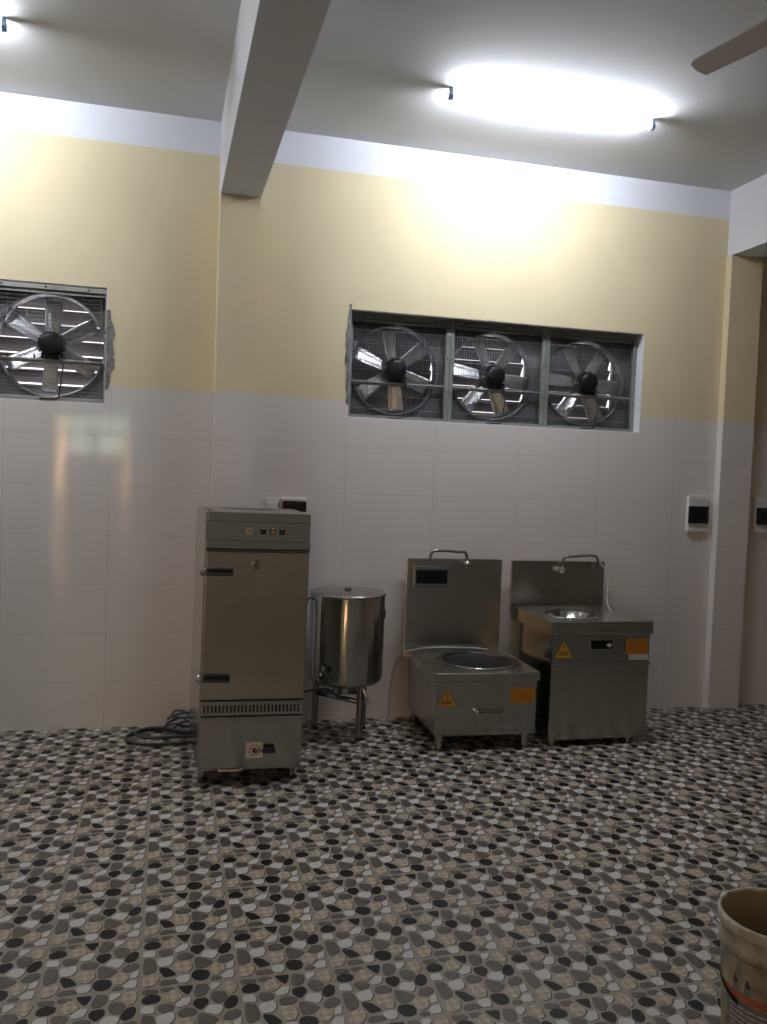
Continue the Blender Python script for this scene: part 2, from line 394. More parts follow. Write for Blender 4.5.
# ------------------------------------------------------------------ windows holding the exhaust fans
def window(name, x0, x1, cells, fm, label, off=0.0, t=.028):
    m = MB()
    m.box(x0, x0+.006, 0.002, TH, WZ0, WZ1, 'white'); m.box(x1-.006, x1, 0.002, TH, WZ0, WZ1, 'white')
    m.box(x0, x1, 0.002, TH, WZ1-.006, WZ1, 'cement'); m.box(x0, x1, 0.002, TH, WZ0, WZ0+.006, 'white')
    o = struct(m, name, label)
    for a, b in cells:
        f = MB(); y0, y1 = .075+off, .105+off; z0, z1 = WZ0+.007, WZ1-.007
        f.box(a, a+t, y0, y1, z0, z1, fm, .002); f.box(b-t, b, y0, y1, z0, z1, fm, .002)
        f.box(a+t, b-t, y0, y1, z1-.03, z1, fm, .002); f.box(a+t, b-t, y0, y1, z0, z0+.022, fm, .002)
        f.box(a+t, b-t, y0+.012, y1, z1-.05, z1-.034, fm)
        for (sx, sz) in ((.15, z1-.015), (.5, z1-.015), (.85, z1-.015)):
            f.lathe([(0.0001, -.003), (.005, -.002), (.006, 0)], 'black', (a+(b-a)*sx, y0, sz), 'Y', 8)
        for sz in (.3, .62):
            for xx in (a+t/2, b-t/2): f.lathe([(0.0001, -.003), (.004, -.002), (.005, 0)], 'black', (xx, y0, z0+(z1-z0)*sz), 'Y', 8)
        f.build('window_frame', o)
    return o
C_L = [(-2.186, -1.492)]
C_R = [(0.006+.7*k, 0.704+.7*k) for k in range(3)]
window('window_1', -2.19, -1.488, C_L, 'frame_light', 'single square window opening at the left holding one fan', -.07, .010)
window('window_2', 0.0, 2.112, C_R, 'frame', 'wide window opening of three bays holding three fans')

def blade_bm(mb, ang, y, r0, r1, w0, w1, pitch, m):
    """one bent sheet blade lying radially, pitched about its own length"""
    n = 7; ca, sa = math.cos(ang), math.sin(ang)      # ang from straight up, clockwise seen from the room
    rad = Vector((sa, 0, ca)); tan = Vector((ca, 0, -sa)); ax = Vector((0, 1, 0))
    vs = []; nn = 6
    for i in range(n):
        t = i/(n-1); r = r0+(r1-r0)*t; ww = (w0+(w1-w0)*min(1, t*1.6))/2; pt = pitch*(1-.25*t)
        for k in range(nn):
            s = -1+2*k/(nn-1); cam = .012*(1-s*s)
            vs.append(Vector((0, y, 0)) + rad*r + tan*(ww*s*math.cos(pt)) + ax*(ww*s*math.sin(pt)+cam))
    N = n*nn; off = ax*0.0016
    vs2 = [v+off for v in vs]
    fs = []
    for i in range(n-1):
        for k in range(nn-1):
            a = i*nn+k; fs.append((a, a+1, a+nn+1, a+nn)); fs.append((N+a, N+a+nn, N+a+nn+1, N+a+1))
    for i in range(n-1):
        a = i*nn; fs.append((a, a+nn, N+a+nn, N+a)); a = i*nn+nn-1; fs.append((a+nn, a, N+a, N+a+nn))
    for k in range(nn-1):
        a = k; fs.append((a+1, a, N+a, N+a+1)); a = (n-1)*nn+k; fs.append((a, a+1, N+a+1, N+a))
    mb.add(vs+vs2, fs, m, True)

def exhaust_fan(a, b, rot, label, vertical, shut_tilt, group, dx=-.018, yo=.12, R=.296, dp=.27):
    cx, cz = (a+b)/2, (WZ0+WZ1)/2 - .005
    o = thing('exhaust_fan', (cx, yo, WZ0+.006), label, 'exhaust fan', group)
    H = cz - WZ0 - .006                     # local height of the axis
    W2 = (b-a)/2 - .004
    def P(mb, d=0.0):                       # shift from axis-centred to local
        mb.v = [(x+d, y, z+H) for x, y, z in mb.v]; return mb
    ringm = 'galv' if R > .3 else 'shroud'
    # square housing with the round venturi ring
    m = MB(); n = 64; yA = .03
    ring = [(R*math.cos(2*PI*k/n), R*math.sin(2*PI*k/n)) for k in range(n)]
    sq = []
    for x, z in ring:
        s = min((W2-.0)/max(abs(x), 1e-6), (H-.004)/max(abs(z), 1e-6)); sq.append((x*s, z*s))
    vs = [(x, yA, z) for x, z in ring]+[(x, yA, z) for x, z in sq]
    vs[:n] = [(x+dx, y, z) for x, y, z in vs[:n]]
    m.add(vs, [(k, n+k, n+(k+1) % n, (k+1) % n) for k in range(n)], 'shroud')
    m.box(-W2, -W2+.004, yA, dp, -H+.004, H-.004, 'shroud'); m.box(W2-.004, W2, yA, dp, -H+.004, H-.004, 'shroud')
    m.box(-W2, W2, yA, dp, -H+.002, -H+.006, 'shroud'); m.box(-W2, W2, yA, dp, H-.006, H-.002, 'shroud')
    P(m).build('housing', o)
    m = MB(); m.lathe([(R+.006, .03), (R+.008, .012), (R+.002, .008), (R-.004, .016), (R-.006, .05), (R-.006, .09), (R, .092), (R+.004, .06), (R+.006, .03)], ringm, axis='Y', n=72)
    P(m, dx).build('venturi_ring', o)
    # blades
    hub = MB(); hub.lathe([(.0001, .03), (.06, .03), (.062, .05), (.06, .075), (.0001, .075)], 'shroud', axis='Y', n=32)
    P(hub, dx).build('hub', o)
    for k in range(6):
        m = MB(); ang = rot + k*PI/3
        blade_bm(m, ang, .055, .05, .285, .075, .105, math.radians(27), 'galv_blade')
        u = Vector((math.sin(ang), 0, math.cos(ang)))
        for rr in (.085, .11): m.lathe([(.0001, .043), (.005, .044), (.006, .048)], 'galv', (u.x*rr, 0, u.z*rr), 'Y', 8)
        P(m, dx).build('blade', o)
    # motor on its crossbar
    m = MB()
    m.lathe([(.0001, -.075), (.045, -.075), (.062, -.066), (.068, -.05), (.068, .015), (.05, .028), (.0001, .028)], 'black', axis='Y', n=40)
    for k in range(20):
        t = 2*PI*k/20; c, s = math.cos(t), math.sin(t)
        m.prism([(c*.066-s*.002, s*.066+c*.002), (c*.066+s*.002, s*.066-c*.002), (c*.074+s*.002, s*.074-c*.002), (c*.074-s*.002, s*.074+c*.002)], -.05, .012, 'black')
    m.box(.03, .07, -.045, 0, -.085, -.05, 'black', .004); m.box(-.05, .05, -.03, .01, -.09, -.055, 'black', .003)
    P(m, dx).build('motor', o)
    m = MB(); m.box(-W2, W2, -.028, -.008, -.1, -.088, 'frame_light', .002); m.box(-W2, W2, -.012, -.008, -.112, -.1, 'frame_light')
    for x in (-.06, .06): m.cyl((x, -.02, -.1), .005, .03, 'black')
    P(m).build('crossbar', o)
    m = MB(); m.tube([(.05, -.05, -.07), (.075, -.055, -.12), (.07, -.055, -.2), (.062, -.05, -.26), (.05, -.05, -H+.02), (.0, -.052, -H+.012), (-.05, -.052, -H+.012)], .0045, 'rubber', 8)
    P(m, dx).build('cable', o)
    # wire guard
    m = MB(); yg = -.032; z0, z1 = -H+.026, H-.052
    if vertical:
        nv = 36
        for k in range(nv): x = -W2+.03+(2*W2-.06)*k/(nv-1); m.tube([(x, yg, z0), (x, yg, z1)], .0011, 'wire', 5)
        for k in range(7): z = z0+(z1-z0)*(k+.5)/7; m.tube([(-W2+.024, yg-.003, z), (W2-.024, yg-.003, z)], .0017, 'wire', 5)
    else:
        nh = 26
        for k in range(nh): z = z0+(z1-z0)*(k+.5)/nh; m.tube([(-W2+.024, yg-.003, z), (W2-.024, yg-.003, z)], .0013, 'wire', 5)
        for k in range(7): x = -W2+.03+(2*W2-.06)*k/6; m.tube([(x, yg, z0), (x, yg, z1)], .0012, 'wire', 5)
    P(m).build('wire_guard', o)
    # outer shutter: hinged slats
    m = MB(); ns = 7; pz = (2*H-.03)/ns; ys = dp+.01
    for k in range(ns):
        zt = H-.018-pz*k; dz = pz*math.cos(shut_tilt)*.98; dy = pz*math.sin(shut_tilt)*.98
        prof = [(ys, zt), (ys+.004, zt+.004), (ys+dy*.5+.004, zt-dz*.5), (ys+dy+.003, zt-dz), (ys+dy+.012, zt-dz+.004), (ys+dy+.012, zt-dz+.002), (ys+dy+.001, zt-dz-.002), (ys+dy*.5, zt-dz*.5-.002)]
        m.prism(prof, -W2+.012, W2-.022, 'slat' if R > .3 else 'slat_dark', 'X')
    m.box(-W2, -W2+.01, ys-.01, ys+.02, -H+.004, H-.004, 'frame'); m.box(W2-.01, W2, ys-.01, ys+.02, -H+.004, H-.004, 'frame')
    P(m).build('shutter', o)
    return o
exhaust_fan(*C_L[0], math.radians(2), 'exhaust fan alone in the left window, its blades lit bright behind horizontal guard wires', False, math.radians(38), 'exhaust fans in the wall', .03, .05, .305, .15)
exhaust_fan(*C_R[0], math.radians(-8), 'exhaust fan in the left bay of the wide window, one blade shining white', True, math.radians(22), 'exhaust fans in the wall')
exhaust_fan(*C_R[1], math.radians(-22), 'exhaust fan in the middle bay of the wide window, between two other fans', True, math.radians(32), 'exhaust fans in the wall')
exhaust_fan(*C_R[2], math.radians(-26), 'exhaust fan in the right bay of the wide window, next to the white jamb', True, math.radians(26), 'exhaust fans in the wall')

# ------------------------------------------------------------------ tube lights
def tube_light(x0, x1, y, label):
    cx = (x0+x1)/2; h = (x1-x0)/2
    o = thing('tube_light', (cx, y, ZC), label, 'ceiling light', 'fluorescent tube lights on the ceiling')
    for s in (-1, 1):
        m = MB(); m.box(s*(h+.008)-.011, s*(h+.008)+.011, -.016, .016, -.066, 0, 'clip', .004)
        m.cyl((s*(h+.008)-.012, 0, -.045), .021, .024, 'clip', 'X', 20); m.build('lamp_holder', o)
    m = MB(); m.cyl((-h+.006, 0, -.045), .014, 2*h-.012, 'tube', 'X', 20); m.build('tube', o)
tube_light(0.338, 1.548, -0.9, 'long glowing fluorescent tube light on the ceiling above the wide window')
tube_light(-3.150, -1.940, -0.9, 'fluorescent tube light cut off by the upper left edge, only its end showing')

# ceiling fan, mostly out of frame
o = thing('ceiling_fan', (1.06, -2.9, ZC), 'ceiling fan with a grey blade reaching in at the upper right', 'ceiling fan')
m = MB(); m.lathe([(.0001, 0), (.06, 0), (.055, -.03), (.02, -.06), (.0001, -.06)], 'fanblade', n=24); m.cyl((0, 0, -.34), .012, .3, 'fanblade'); m.build('rod', o)
m = MB(); m.lathe([(.0001, -.33), (.07, -.34), (.11, -.37), (.11, -.41), (.08, -.44), (.0001, -.45)], 'fanblade', n=36); m.build('motor', o)
for k in range(3):
    a = math.radians(102+120*k); ca, sa = math.cos(a), math.sin(a)
    m = MB(); pts = [(.08, -.02), (.16, -.03), (.2, -.06), (.6, -.045), (.62, -.045), (.63, 0), (.62, .045), (.6, .055), (.2, .06), (.16, .03), (.08, .02)]
    vs = []
    for z in (-.004, 0):
        for r, t in pts: vs.append((r*ca - t*sa, r*sa + t*ca, -.425 + z + t*.25))
    n = len(pts); fs = [tuple(range(n)), tuple(range(n, 2*n))[::-1]]+[(i, n+i, n+(i+1) % n, (i+1) % n) for i in range(n)]
    m.add(vs, fs, 'fanblade'); m.build('blade', o)

# ------------------------------------------------------------------ steaming cabinet
CX, CY = -0.945, -1.045
o = thing('steaming_cabinet', (CX, CY, 0), 'tall stainless steel food steaming cabinet standing in front of the left column', 'steaming cabinet')
o.rotation_euler = (0, .008, 0)
CW, CD, C0, C1 = .545, .64, .088, 1.390
m = MB(); m.prism([(.010, 0), (CW, 0), (CW, CD), (-.014, CD)], C0, C1, 'steel_side', 'Z')
m.prism([(.012, -.004), (CW-.004, -.004), (CW-.002, CD), (-.014, CD), (-.014, CD-.01)], C1-.002, C1+.006, 'steel_side', 'Z')
for k in range(6): m.prism([(.12+k*.052, .50), (.165+k*.052, .36), (.179+k*.052, .36), (.134+k*.052, .50)], C1+.006, C1+.0075, 'darkslot', 'Z')
m.prism([(.02, .44), (.03, .44), (.05, .12), (.04, .12)], C1+.006, C1+.0075, 'darkslot', 'Z')
m.build('body', o)
fw0, fw1 = .018, .540
m = MB()
m.box(fw0, fw1, -.030, .0, 1.352, 1.400, 'steel', .004)
m.box(fw0+.002, fw1-.003, -.024, .0, 1.256, 1.350, 'steel')
m.box(fw0-.002, fw1+.004, -.030, .0, 1.214, 1.255, 'steel', .004)
m.box(fw0, fw1, -.0235, -.0, 1.2065, 1.213, 'darkslot')
pn = m.build('control_panel', o)
m = MB(); m.box(.205, .245, -.026, -.0235, 1.288, 1.320, 'cream'); m.box(.212, .24, -.0265, -.0255, 1.302, 1.308, 'ink2'); m.build('rating_label', pn)
for x, c in ((.298, 'red'), (.346, 'yel'), (.395, 'grn')):
    m = MB(); m.box(x-.014, x+.014, -.028, -.0235, 1.290, 1.326, 'black', .001)
    m.cyl((x, -.042, 1.303), .0105, .016, 'black' if c == 'red' else c, 'Y', 16)
    m.box(x-.010, x+.010, -.029, -.027, 1.318, 1.324, 'plastic'); s = m.build('switch', pn)
    s['label'] = {'red': 'dark switch', 'yel': 'yellow switch', 'grn': 'green switch'}[c]
m = MB()
m.box(fw0-.002, fw1-.002, -.038, -.002, .442, 1.200, 'steel_door', .007)
dr = m.build('door', o)
for z, dz in ((1.097, 0), (.556, 0)):
    m = MB()
    m.lathe([(.0001, -.028), (.018, -.026), (.023, -.014), (.022, .0), (.0001, .0)], 'steel', (.006, -.034, z), 'Y', 20)
    m.box(-.006, .03, -.056, -.038, z-.016, z+.016, 'dull_pipe', .005)
    m.box(.015, .155, -.066, -.046, z-.020, z+.018, 'dark_metal', .009)
    m.box(.03, .148, -.070, -.062, z+.0, z+.016, 'black', .003)
    m.box(.012, .05, -.045, -.036, z+.012, z+.028, 'steel', .003)
    m.build('handle', dr)
m = MB(); m.lathe([(.0001, -.012), (.017, -.012), (.019, -.014), (.024, -.013), (.026, 0), (.0001, 0)], 'dull_pipe', (.270, -.038, 1.133), 'Y', 32)
m.lathe([(.0001, -.0125), (.017, -.0125), (.017, -.012)], 'dial', (.270, -.038, 1.133), 'Y', 32)
m.box(.262, .279, -.052, -.0505, 1.131, 1.134, 'ink'); m.build('thermometer', dr)
m = MB(); m.box(fw0-.001, fw1-.002, -.022, 0, .350, .440, 'steel', .002)
m.box(fw0, fw1-.003, -.026, 0, .360, .432, 'steel', .003)
m.box(fw0, fw1-.003, -.0225, -.02, .3515, .3585, 'darkslot')
for k in range(26):
    x = .030 + k*.0192; m.box(x, x+.0085, -.0268, -.0255, .374, .412, 'darkslot')
m.box(fw0, fw1-.003, -.024, 0, .433, .441, 'darkslot'); m.build('vent_strip', o)
m = MB(); m.box(fw0-.001, fw1-.002, -.028, 0, C0-.002, .352, 'steel', .005); m.box(fw0+.01, fw1-.01, -.02, .02, C0-.012, C0, 'steel_side')
lp = m.build('lower_panel', o)
m = MB(); vx, vz = .296, .177
m.box(vx-.044, vx+.044, -.030, -.028, vz-.042, vz+.042, 'plastic')
for k in range(40):
    t = 2*PI*k/40
    if k % 5: m.box(vx+.027*math.cos(t)-.0022, vx+.027*math.cos(t)+.0022, -.0308, -.030, vz+.027*math.sin(t)-.0022, vz+.027*math.sin(t)+.0022, 'ink')
m.lathe([(.0001, -.05), (.012, -.05), (.014, -.03), (.0001, -.03)], 'red', (vx, 0, vz), 'Y', 20)
m.tube([(vx, -.048, vz), (vx+.045, -.056, vz+.002)], .006, 'dull_pipe', 8)
m.box(vx+.04, vx+.105, -.066, -.048, vz-.010, vz+.020, 'blue', .005); m.build('valve_handle', lp)
m = MB(); m.tube([(.12, -.02, .078), (.13, -.03, .076), (.20, -.03, .076), (.235, -.028, .080), (.24, -.01, .09)], .006, 'cream', 8); m.build('drain_pull', o)
for x in (.04, CW-.045):
    for y in (.035, CD-.04):
        m = MB(); m.cyl((x, y, .018), .018, C0-.016, 'steel_side', 'Z', 20, r2=.026); m.cyl((x, y, 0), .026, .02, 'rubber', 'Z', 20); m.build('leg', o)

# ------------------------------------------------------------------ drum boiler
BX, BY, BR = -0.018, -0.30, .232
o = thing('drum_boiler', (BX, BY, 0), 'polished stainless steel drum on three legs between the steaming cabinet and the low stove', 'boiler')
m = MB()
m.lathe([(.0001, .318), (.16, .322), (BR-.03, .335), (BR-.008, .352), (BR, .375), (BR, .868), (BR-.003, .874)], 'polish', n=96)
m.build('drum', o)
m = MB(); m.lathe([(BR-.004, .868), (BR+.004, .872), (BR+.005, .882), (BR-.003, .888), (.12, .897), (.0001, .900)], 'steel_side', n=72)
lid = m.build('lid', o)
m = MB(); m.lathe([(.0001, .898), (.016, .898), (.022, .904), (.020, .912), (.0001, .914)], 'dull_pipe', n=20); m.build('knob', lid)
legs = [(-.162, .115), (.066, -.150), (.140, .085)]
for k, (x, y) in enumerate(legs):
    m = MB(); m.cyl((x, y, .02), .021, .325, 'dull_pipe', 'Z', 20); m.cyl((x, y, 0), .022, .022, 'rubber', 'Z', 20); m.cyl((x, y, .31), .027, .03, 'steel_side', 'Z', 20)
    m.build('leg', o)
m = MB()
for a in range(3):
    (x0, y0), (x1, y1) = legs[a], legs[(a+1) % 3]; m.tube([(x0, y0, .235), (x1, y1, .235)], .016, 'dull_pipe', 12)
m.build('brace', o)
m = MB(); m.cyl((.0, 0, .27), .075, .05, 'steel_side', 'Z', 28); m.build('heater_cup', o)
m = MB(); m.tube([(-.16, -.16, .47), (-.185, -.215, .44)], .012, 'dull_pipe', 12); m.lathe([(.0001, -.022), (.018, -.018), (.024, 0), (.018, .018), (.0001, .022)], 'black', (-.19, -.215, .425), 'Y', 24)
m.lathe([(.0001, -.03), (.009, -.028), (.012, -.016)], 'chrome', (-.197, -.215, .427), 'Y', 16); m.build('valve_knob', o)
m = MB(); m.tube([(.055, -.17, .335), (.07, -.205, .325), (.085, -.215, .29), (.088, -.215, .255)], .011, 'chrome', 12)
m.cyl((.088, -.215, .25), .016, .02, 'chrome', 'Z', 16); m.box(.045, .062, -.222, -.205, .312, .352, 'dull_pipe', .003); m.build('drain_tap', o)
m = MB(); m.box(.165, .225, -.135, -.125, .74, .80, 'dull_pipe', .003)
m.v = [(x*math.cos(.55)-y*math.sin(.55)-.048, x*math.sin(.55)+y*math.cos(.55)-.125, z) for x, y, z in m.v]
m.v = [(x, y, z) for x, y, z in m.v]; m.build('name_plate', o)
m = MB(); m.tube([(-.225, -.03, .85), (-.26, -.06, .84), (-.28, -.06, .7), (-.285, -.05, .45), (-.285, -.05, .32), (-.26, -.05, .285), (-.2, -.04, .29), (-.1, -.02, .29)], .006, 'rubber', 8)
m.build('power_lead', o)

# ------------------------------------------------------------------ induction wok stoves
def stickers(o, tri, rect, y):
    (x0, x1, z0, z1) = tri; xc = (x0+x1)/2
    m = MB(); m.prism([(x0-.004, z0-.004), (x1+.004, z0-.004), (xc, z1+.006)], y-.001, y, 'ink2')
    m.prism([(x0, z0), (x1, z0), (xc, z1)], y-.0018, y-.001, 'sticker')
    h = z1-z0; m.box(xc-.003, xc+.003, y-.0024, y-.0018, z0+h*.55, z0+h*.8, 'ink'); m.box(xc-.003, xc+.003, y-.0024, y-.0018, z0+h*.45, z0+h*.5, 'ink')
    for k, (a, n) in enumerate(((.30, 3), (.16, 5))):
        ww = (x1-x0)*(.5-a*.5)*.72
        for q in range(n):
            t0 = xc-ww+2*ww*q/n; m.box(t0, t0+2*ww/n*.75, y-.0024, y-.0018, z0+h*a-.003, z0+h*a+.006, 'ink')
    s = m.build('warning_sticker', o); s['label'] = 'yellow triangular warning sticker'
    x0, x1, z0, z1 = rect
    m = MB(); m.box(x0, x1, y-.0012, y, z0, z1, 'orange')
    for r in range(4):
        z = z1-(z1-z0)*(.2+.2*r); xx = x0+.012
        while xx < x1-.02:
            ww = random.uniform(.008, .022); m.box(xx, min(xx+ww, x1-.01), y-.0018, y-.0012, z-.003, z+.003, 'ink2'); xx += ww+.005
    s = m.build('notice_sticker', o); s['label'] = 'orange rectangular sticker with lines of small print'

def top_plate(mb, W, D, z, cx, cy, r, m, thick=.055):
    """work top with a round opening, rolled front and side rims"""
    n = 64; vs = []; rr = [(cx+r*math.cos(2*PI*k/n), cy+r*math.sin(2*PI*k/n)) for k in range(n)]
    sq = []
    for x, y in rr:
        dx, dy = x-cx, y-cy
        s = min(((W-cx) if dx > 0 else cx)/max(abs(dx), 1e-6), ((D-cy) if dy > 0 else cy)/max(abs(dy), 1e-6)); sq.append((cx+dx*s, cy+dy*s))
    # put the exact corners in
    for c in ((0, 0), (W, 0), (W, D), (0, D)):
        k = min(range(n), key=lambda q: (sq[q][0]-c[0])**2+(sq[q][1]-c[1])**2); sq[k] = c
    vs = [(x, y, z) for x, y in rr]+[(x, y, z) for x, y in sq]
    mb.add(vs, [(k, n+k, n+(k+1) % n, (k+1) % n) for k in range(n)], m)
    mb.box(0, W, -.006, .012, z-thick, z+.0015, m, .008); mb.box(0, W, D-.004, D, z-thick, z, m)
    mb.box(-.002, .004, 0, D, z-thick, z+.001, m); mb.box(W-.004, W+.002, 0, D, z-thick, z+.001, m)

def faucet(o, x0, x1, y, zb, zt, flip):
    m = MB(); r = .0095
    a, b = (x1, x0) if flip else (x0, x1)     # a: where the valve sits
    m.tube([(a, y, zb), (a, y-.01, zt-.05), (a+(b-a)*.07, y-.02, zt-.005), (a+(b-a)*.2, y-.03, zt), (a+(b-a)*.8, y-.05, zt+.01), (a+(b-a)*.96, y-.055, zt-.005), (b, y-.055, zt-.05), (b, y-.055, zb+.015)], r, 'dull_pipe', 12)
    f = m.build('faucet', o)
    m = MB(); m.cyl((a, y-.04, zb+.0), .016, .045, 'chrome', 'Y', 20); m.cyl((a, y-.02, zb-.025), .012, .05, 'chrome', 'Z', 16)
    m.lathe([(.0001, -.02), (.02, -.016), (.022, 0), (.0001, .004)], 'chrome', (a-.012, y-.045, zb+.0), 'Y', 20); m.build('valve', f)
    return f

# low stove
LW, LD, L0, L1 = .655, .66, .095, .464
o = thing('induction_stove', (0.428, -.722, 0), 'low stainless steel wok stove with a high back panel, beside the drum', 'stove', None, -0.03)
m = MB(); m.box(.012, LW-.012, .012, LD, L0, L1-.051, 'steel_side', .003); m.box(.012, LW-.012, .008, .02, L0, L1-.05, 'steel', .002)
m.box(.012, LW-.012, .005, .014, L0-.004, L0+.022, 'steel_side', .002)
m.build('body', o)
hx, hy = .375, .335
m = MB(); top_plate(m, LW, LD, L1, hx, hy, .262, 'steel', .052)
m.lathe([(.262, L1), (.268, L1+.004), (.262, L1+.008), (.24, L1+.010), (.222, L1+.002)], 'polish', (hx, hy, 0), n=72)
m.build('worktop', o)
m = MB(); m.lathe([(.224, L1+.003), (.217, L1-.008), (.18, L1-.030), (.12, L1-.043), (.05, L1-.048), (.0001, L1-.049)], 'wok', (hx, hy, 0), n=64); m.build('wok_bowl', o)
m = MB(); m.box(-.028, LW-.024, LD-.012, LD+.012, L1-.04, 1.076, 'steel', .003); m.build('back_panel', o)
bp = o
m = MB(); y = LD-.014
DS = -.028
m.box(.045+DS, .290+DS, y-.006, y, .888, 1.02, 'steel_side', .003); m.box(.062+DS, .275+DS, y-.008, y-.004, .908, 1.000, 'darkglass')
m.box(.060+DS, .277+DS, y-.012, y-.004, .903, .910, 'chrome'); m.box(.045+DS, .200+DS, y-.010, y, 1.018, 1.024, 'chrome', .001); m.build('display', o)
faucet(o, .108, .378, LD-.02, 1.05, 1.125, True)
stickers(o, (.026, .138, .268, .366), (.475, .628, .276, .370), .008)
m = MB(); m.box(.265, .435, .002, .009, .228, .248, 'steel', .003); m.box(.270, .432, .0005, .003, .240, .2445, 'darkslot'); m.box(.270, .432, .0005, .003, .226, .230, 'darkslot')
m.cyl((.262, -.012, .238), .013, .02, 'chrome', 'Y', 20); m.box(.258, .266, -.022, -.01, .218, .245, 'chrome', .002); m.build('lock_handle', o)
m = MB(); m.cyl((.640, .004, .350), .005, .004, 'black', 'Y', 10); m.build('screw', o)
for x in (.05, LW-.07):
    for yy in (.035, LD-.05):
        m = MB(); m.cyl((x, yy, .02), .024, L0-.02, 'steel_side', 'Z', 20); m.cyl((x, yy, 0), .020, .022, 'dull_pipe', 'Z', 20); m.build('leg', o)

# hose over the low stove
m = MB(); m.tube([(0.33, -.115, .006), (.325, -.10, .10), (.330, -.10, .22), (.350, -.12, .38), (.392, -.185, .478), (.47, -.15, .487), (.56, -.10, .487), (.68, -.10, .490), (.80, -.12, .489), (.90, -.13, .487), (.98, -.14, .480)], .0042, 'hose', 10)
tag(m.build('hose'), 'thin pale hose rising from the floor and lying across the low stove top', 'hose')

# tall stove
TW, TD, T0, T1 = .688, .62, .040, .768
o = thing('induction_stove', (1.146, -.738, 0), 'counter-height stainless steel wok stove at the right of the low stove', 'stove')
m = MB(); m.box(.016, TW-.012, .014, .50, T0, T1-.076, 'mirror', .003); m.box(.018, TW-.012, .008, .03, T0+.0, .505, 'steel', .003)
m.build('body', o)
m = MB(); m.box(.016, TW-.016, .004, .03, .508, T1-.05, 'steel_side', .003); m.box(.010, TW-.010, -.008, .02, .500, .514, 'steel', .003)
cp = m.build('control_panel', o)
hx, hy = .245, .245
m = MB(); top_plate(m, TW, TD, T1, hx, hy, .165, 'steel', .080)
m.box(.006, TW-.006, -.0042, -.002, T1-.07, T1-.028, 'steel_side')
m.lathe([(.165, T1), (.168, T1+.005), (.16, T1+.008), (.150, T1+.004)], 'chrome', (hx, hy, 0), n=64); m.build('worktop', o)
m = MB(); m.lathe([(.152, T1+.003), (.145, T1-.01), (.12, T1-.045), (.06, T1-.068), (.0001, T1-.072)], 'polish', (hx, hy, 0), n=64); m.build('wok_bowl', o)
m = MB(); m.box(.005, .695, TD+.03, TD+.055, .715, 1.070, 'steel', .003); m.box(.1, TW-.02, TD-.01, TD+.035, T1-.05, T1-.003, 'steel_side'); m.build('back_panel', o)
f = faucet(o, .362, .612, TD+.025, 1.015, 1.105, False)
m = MB(); y = .004
m.box(.262, .420, y-.003, y, .592, .658, 'chrome', .001); m.box(.268, .414, y-.0045, y-.002, .598, .652, 'darkglass')
m.cyl((.392, y-.012, .622), .012, .01, 'plastic', 'Y', 20); m.box(.375, .392, y-.010, y-.004, .616, .628, 'plastic'); m.build('display', cp)
stickers(cp, (.034, .146, .549, .649), (.508, .662, .562, .660), .003)
m = MB(); m.box(.53, .662, .001, .0036, .528, .562, 'plastic'); m.build('paper_tag', cp)
m = MB(); m.cyl((.640, .004, .44), .005, .005, 'black', 'Y', 10); m.build('screw', o)
for x in (.05, TW-.12):
    for yy in (.035, .45):
        m = MB(); m.cyl((x, yy, .015), .022, T0-.01, 'steel_side', 'Z', 20); m.cyl((x, yy, 0), .018, .02, 'dull_pipe', 'Z', 20); m.build('leg', o)
m = MB(); m.tube([(1.70, -.115, 1.087), (1.76, -.13, 1.08), (1.80, -.17, 1.02), (1.80, -.22, .93), (1.76, -.28, .84), (1.74, -.36, .785), (1.72, -.42, .777)], .0045, 'hose', 10)
tag(m.build('hose'), 'pale hose hanging from the faucet over the worktop of the taller stove', 'hose')

# ------------------------------------------------------------------ wall boxes
def breaker_box(x0, x1, z0, z1, label, cover='darkglass', d=.026, c0=.24, c1=.72):
    o = thing('breaker_box', ((x0+x1)/2, 0, z0), label, 'electrical box', 'breaker boxes on the tiled wall'); h = (x1-x0)/2; H = z1-z0
    m = MB(); m.box(-h, h, -d, 0, 0, H, 'plastic', .004); m.box(-h+.01, h-.01, -d-.001, -d+.003, H*.86, H*.87, 'lab_grey'); m.build('case', o)
    m = MB(); m.box(-h+.002, h-.002, -d-.014, -d+.004, H*c0, H*c1, cover, .004)
    m.box(-h+.035, h-.03, -d-.0155, -d-.012, H*(c0+.1), H*(c1-.12), 'black'); m.build('cover', o)
    return o
breaker_box(2.518, 2.680, 1.287, 1.545, 'white breaker box with a dark cover on the tiles left of the shallow right column')
breaker_box(3.085, 3.250, 1.290, 1.548, 'white breaker box with a dark cover cut by the right edge of the picture')
breaker_box(-.408, -.250, 1.295, 1.447, 'small white electrical box with a dark red cover, just above the steaming cabinet', 'maroon', .03, .42, .87)
o = thing('wall_socket', (-.467, 0, 1.315), 'white wall socket just above the steaming cabinet, beside the dark red cover', 'socket')
m = MB(); m.box(-.04, .04, -.012, 0, 0, .125, 'plastic', .003); m.box(-.03, .03, -.016, -.01, .03, .1, 'plastic', .003); m.build('plate', o)
for z in (.055, .085):
    for x in (-.008, .008):
        m = MB(); m.cyl((x, -.017, z), .003, .002, 'black', 'Y', 8); m.build('socket_hole', o)

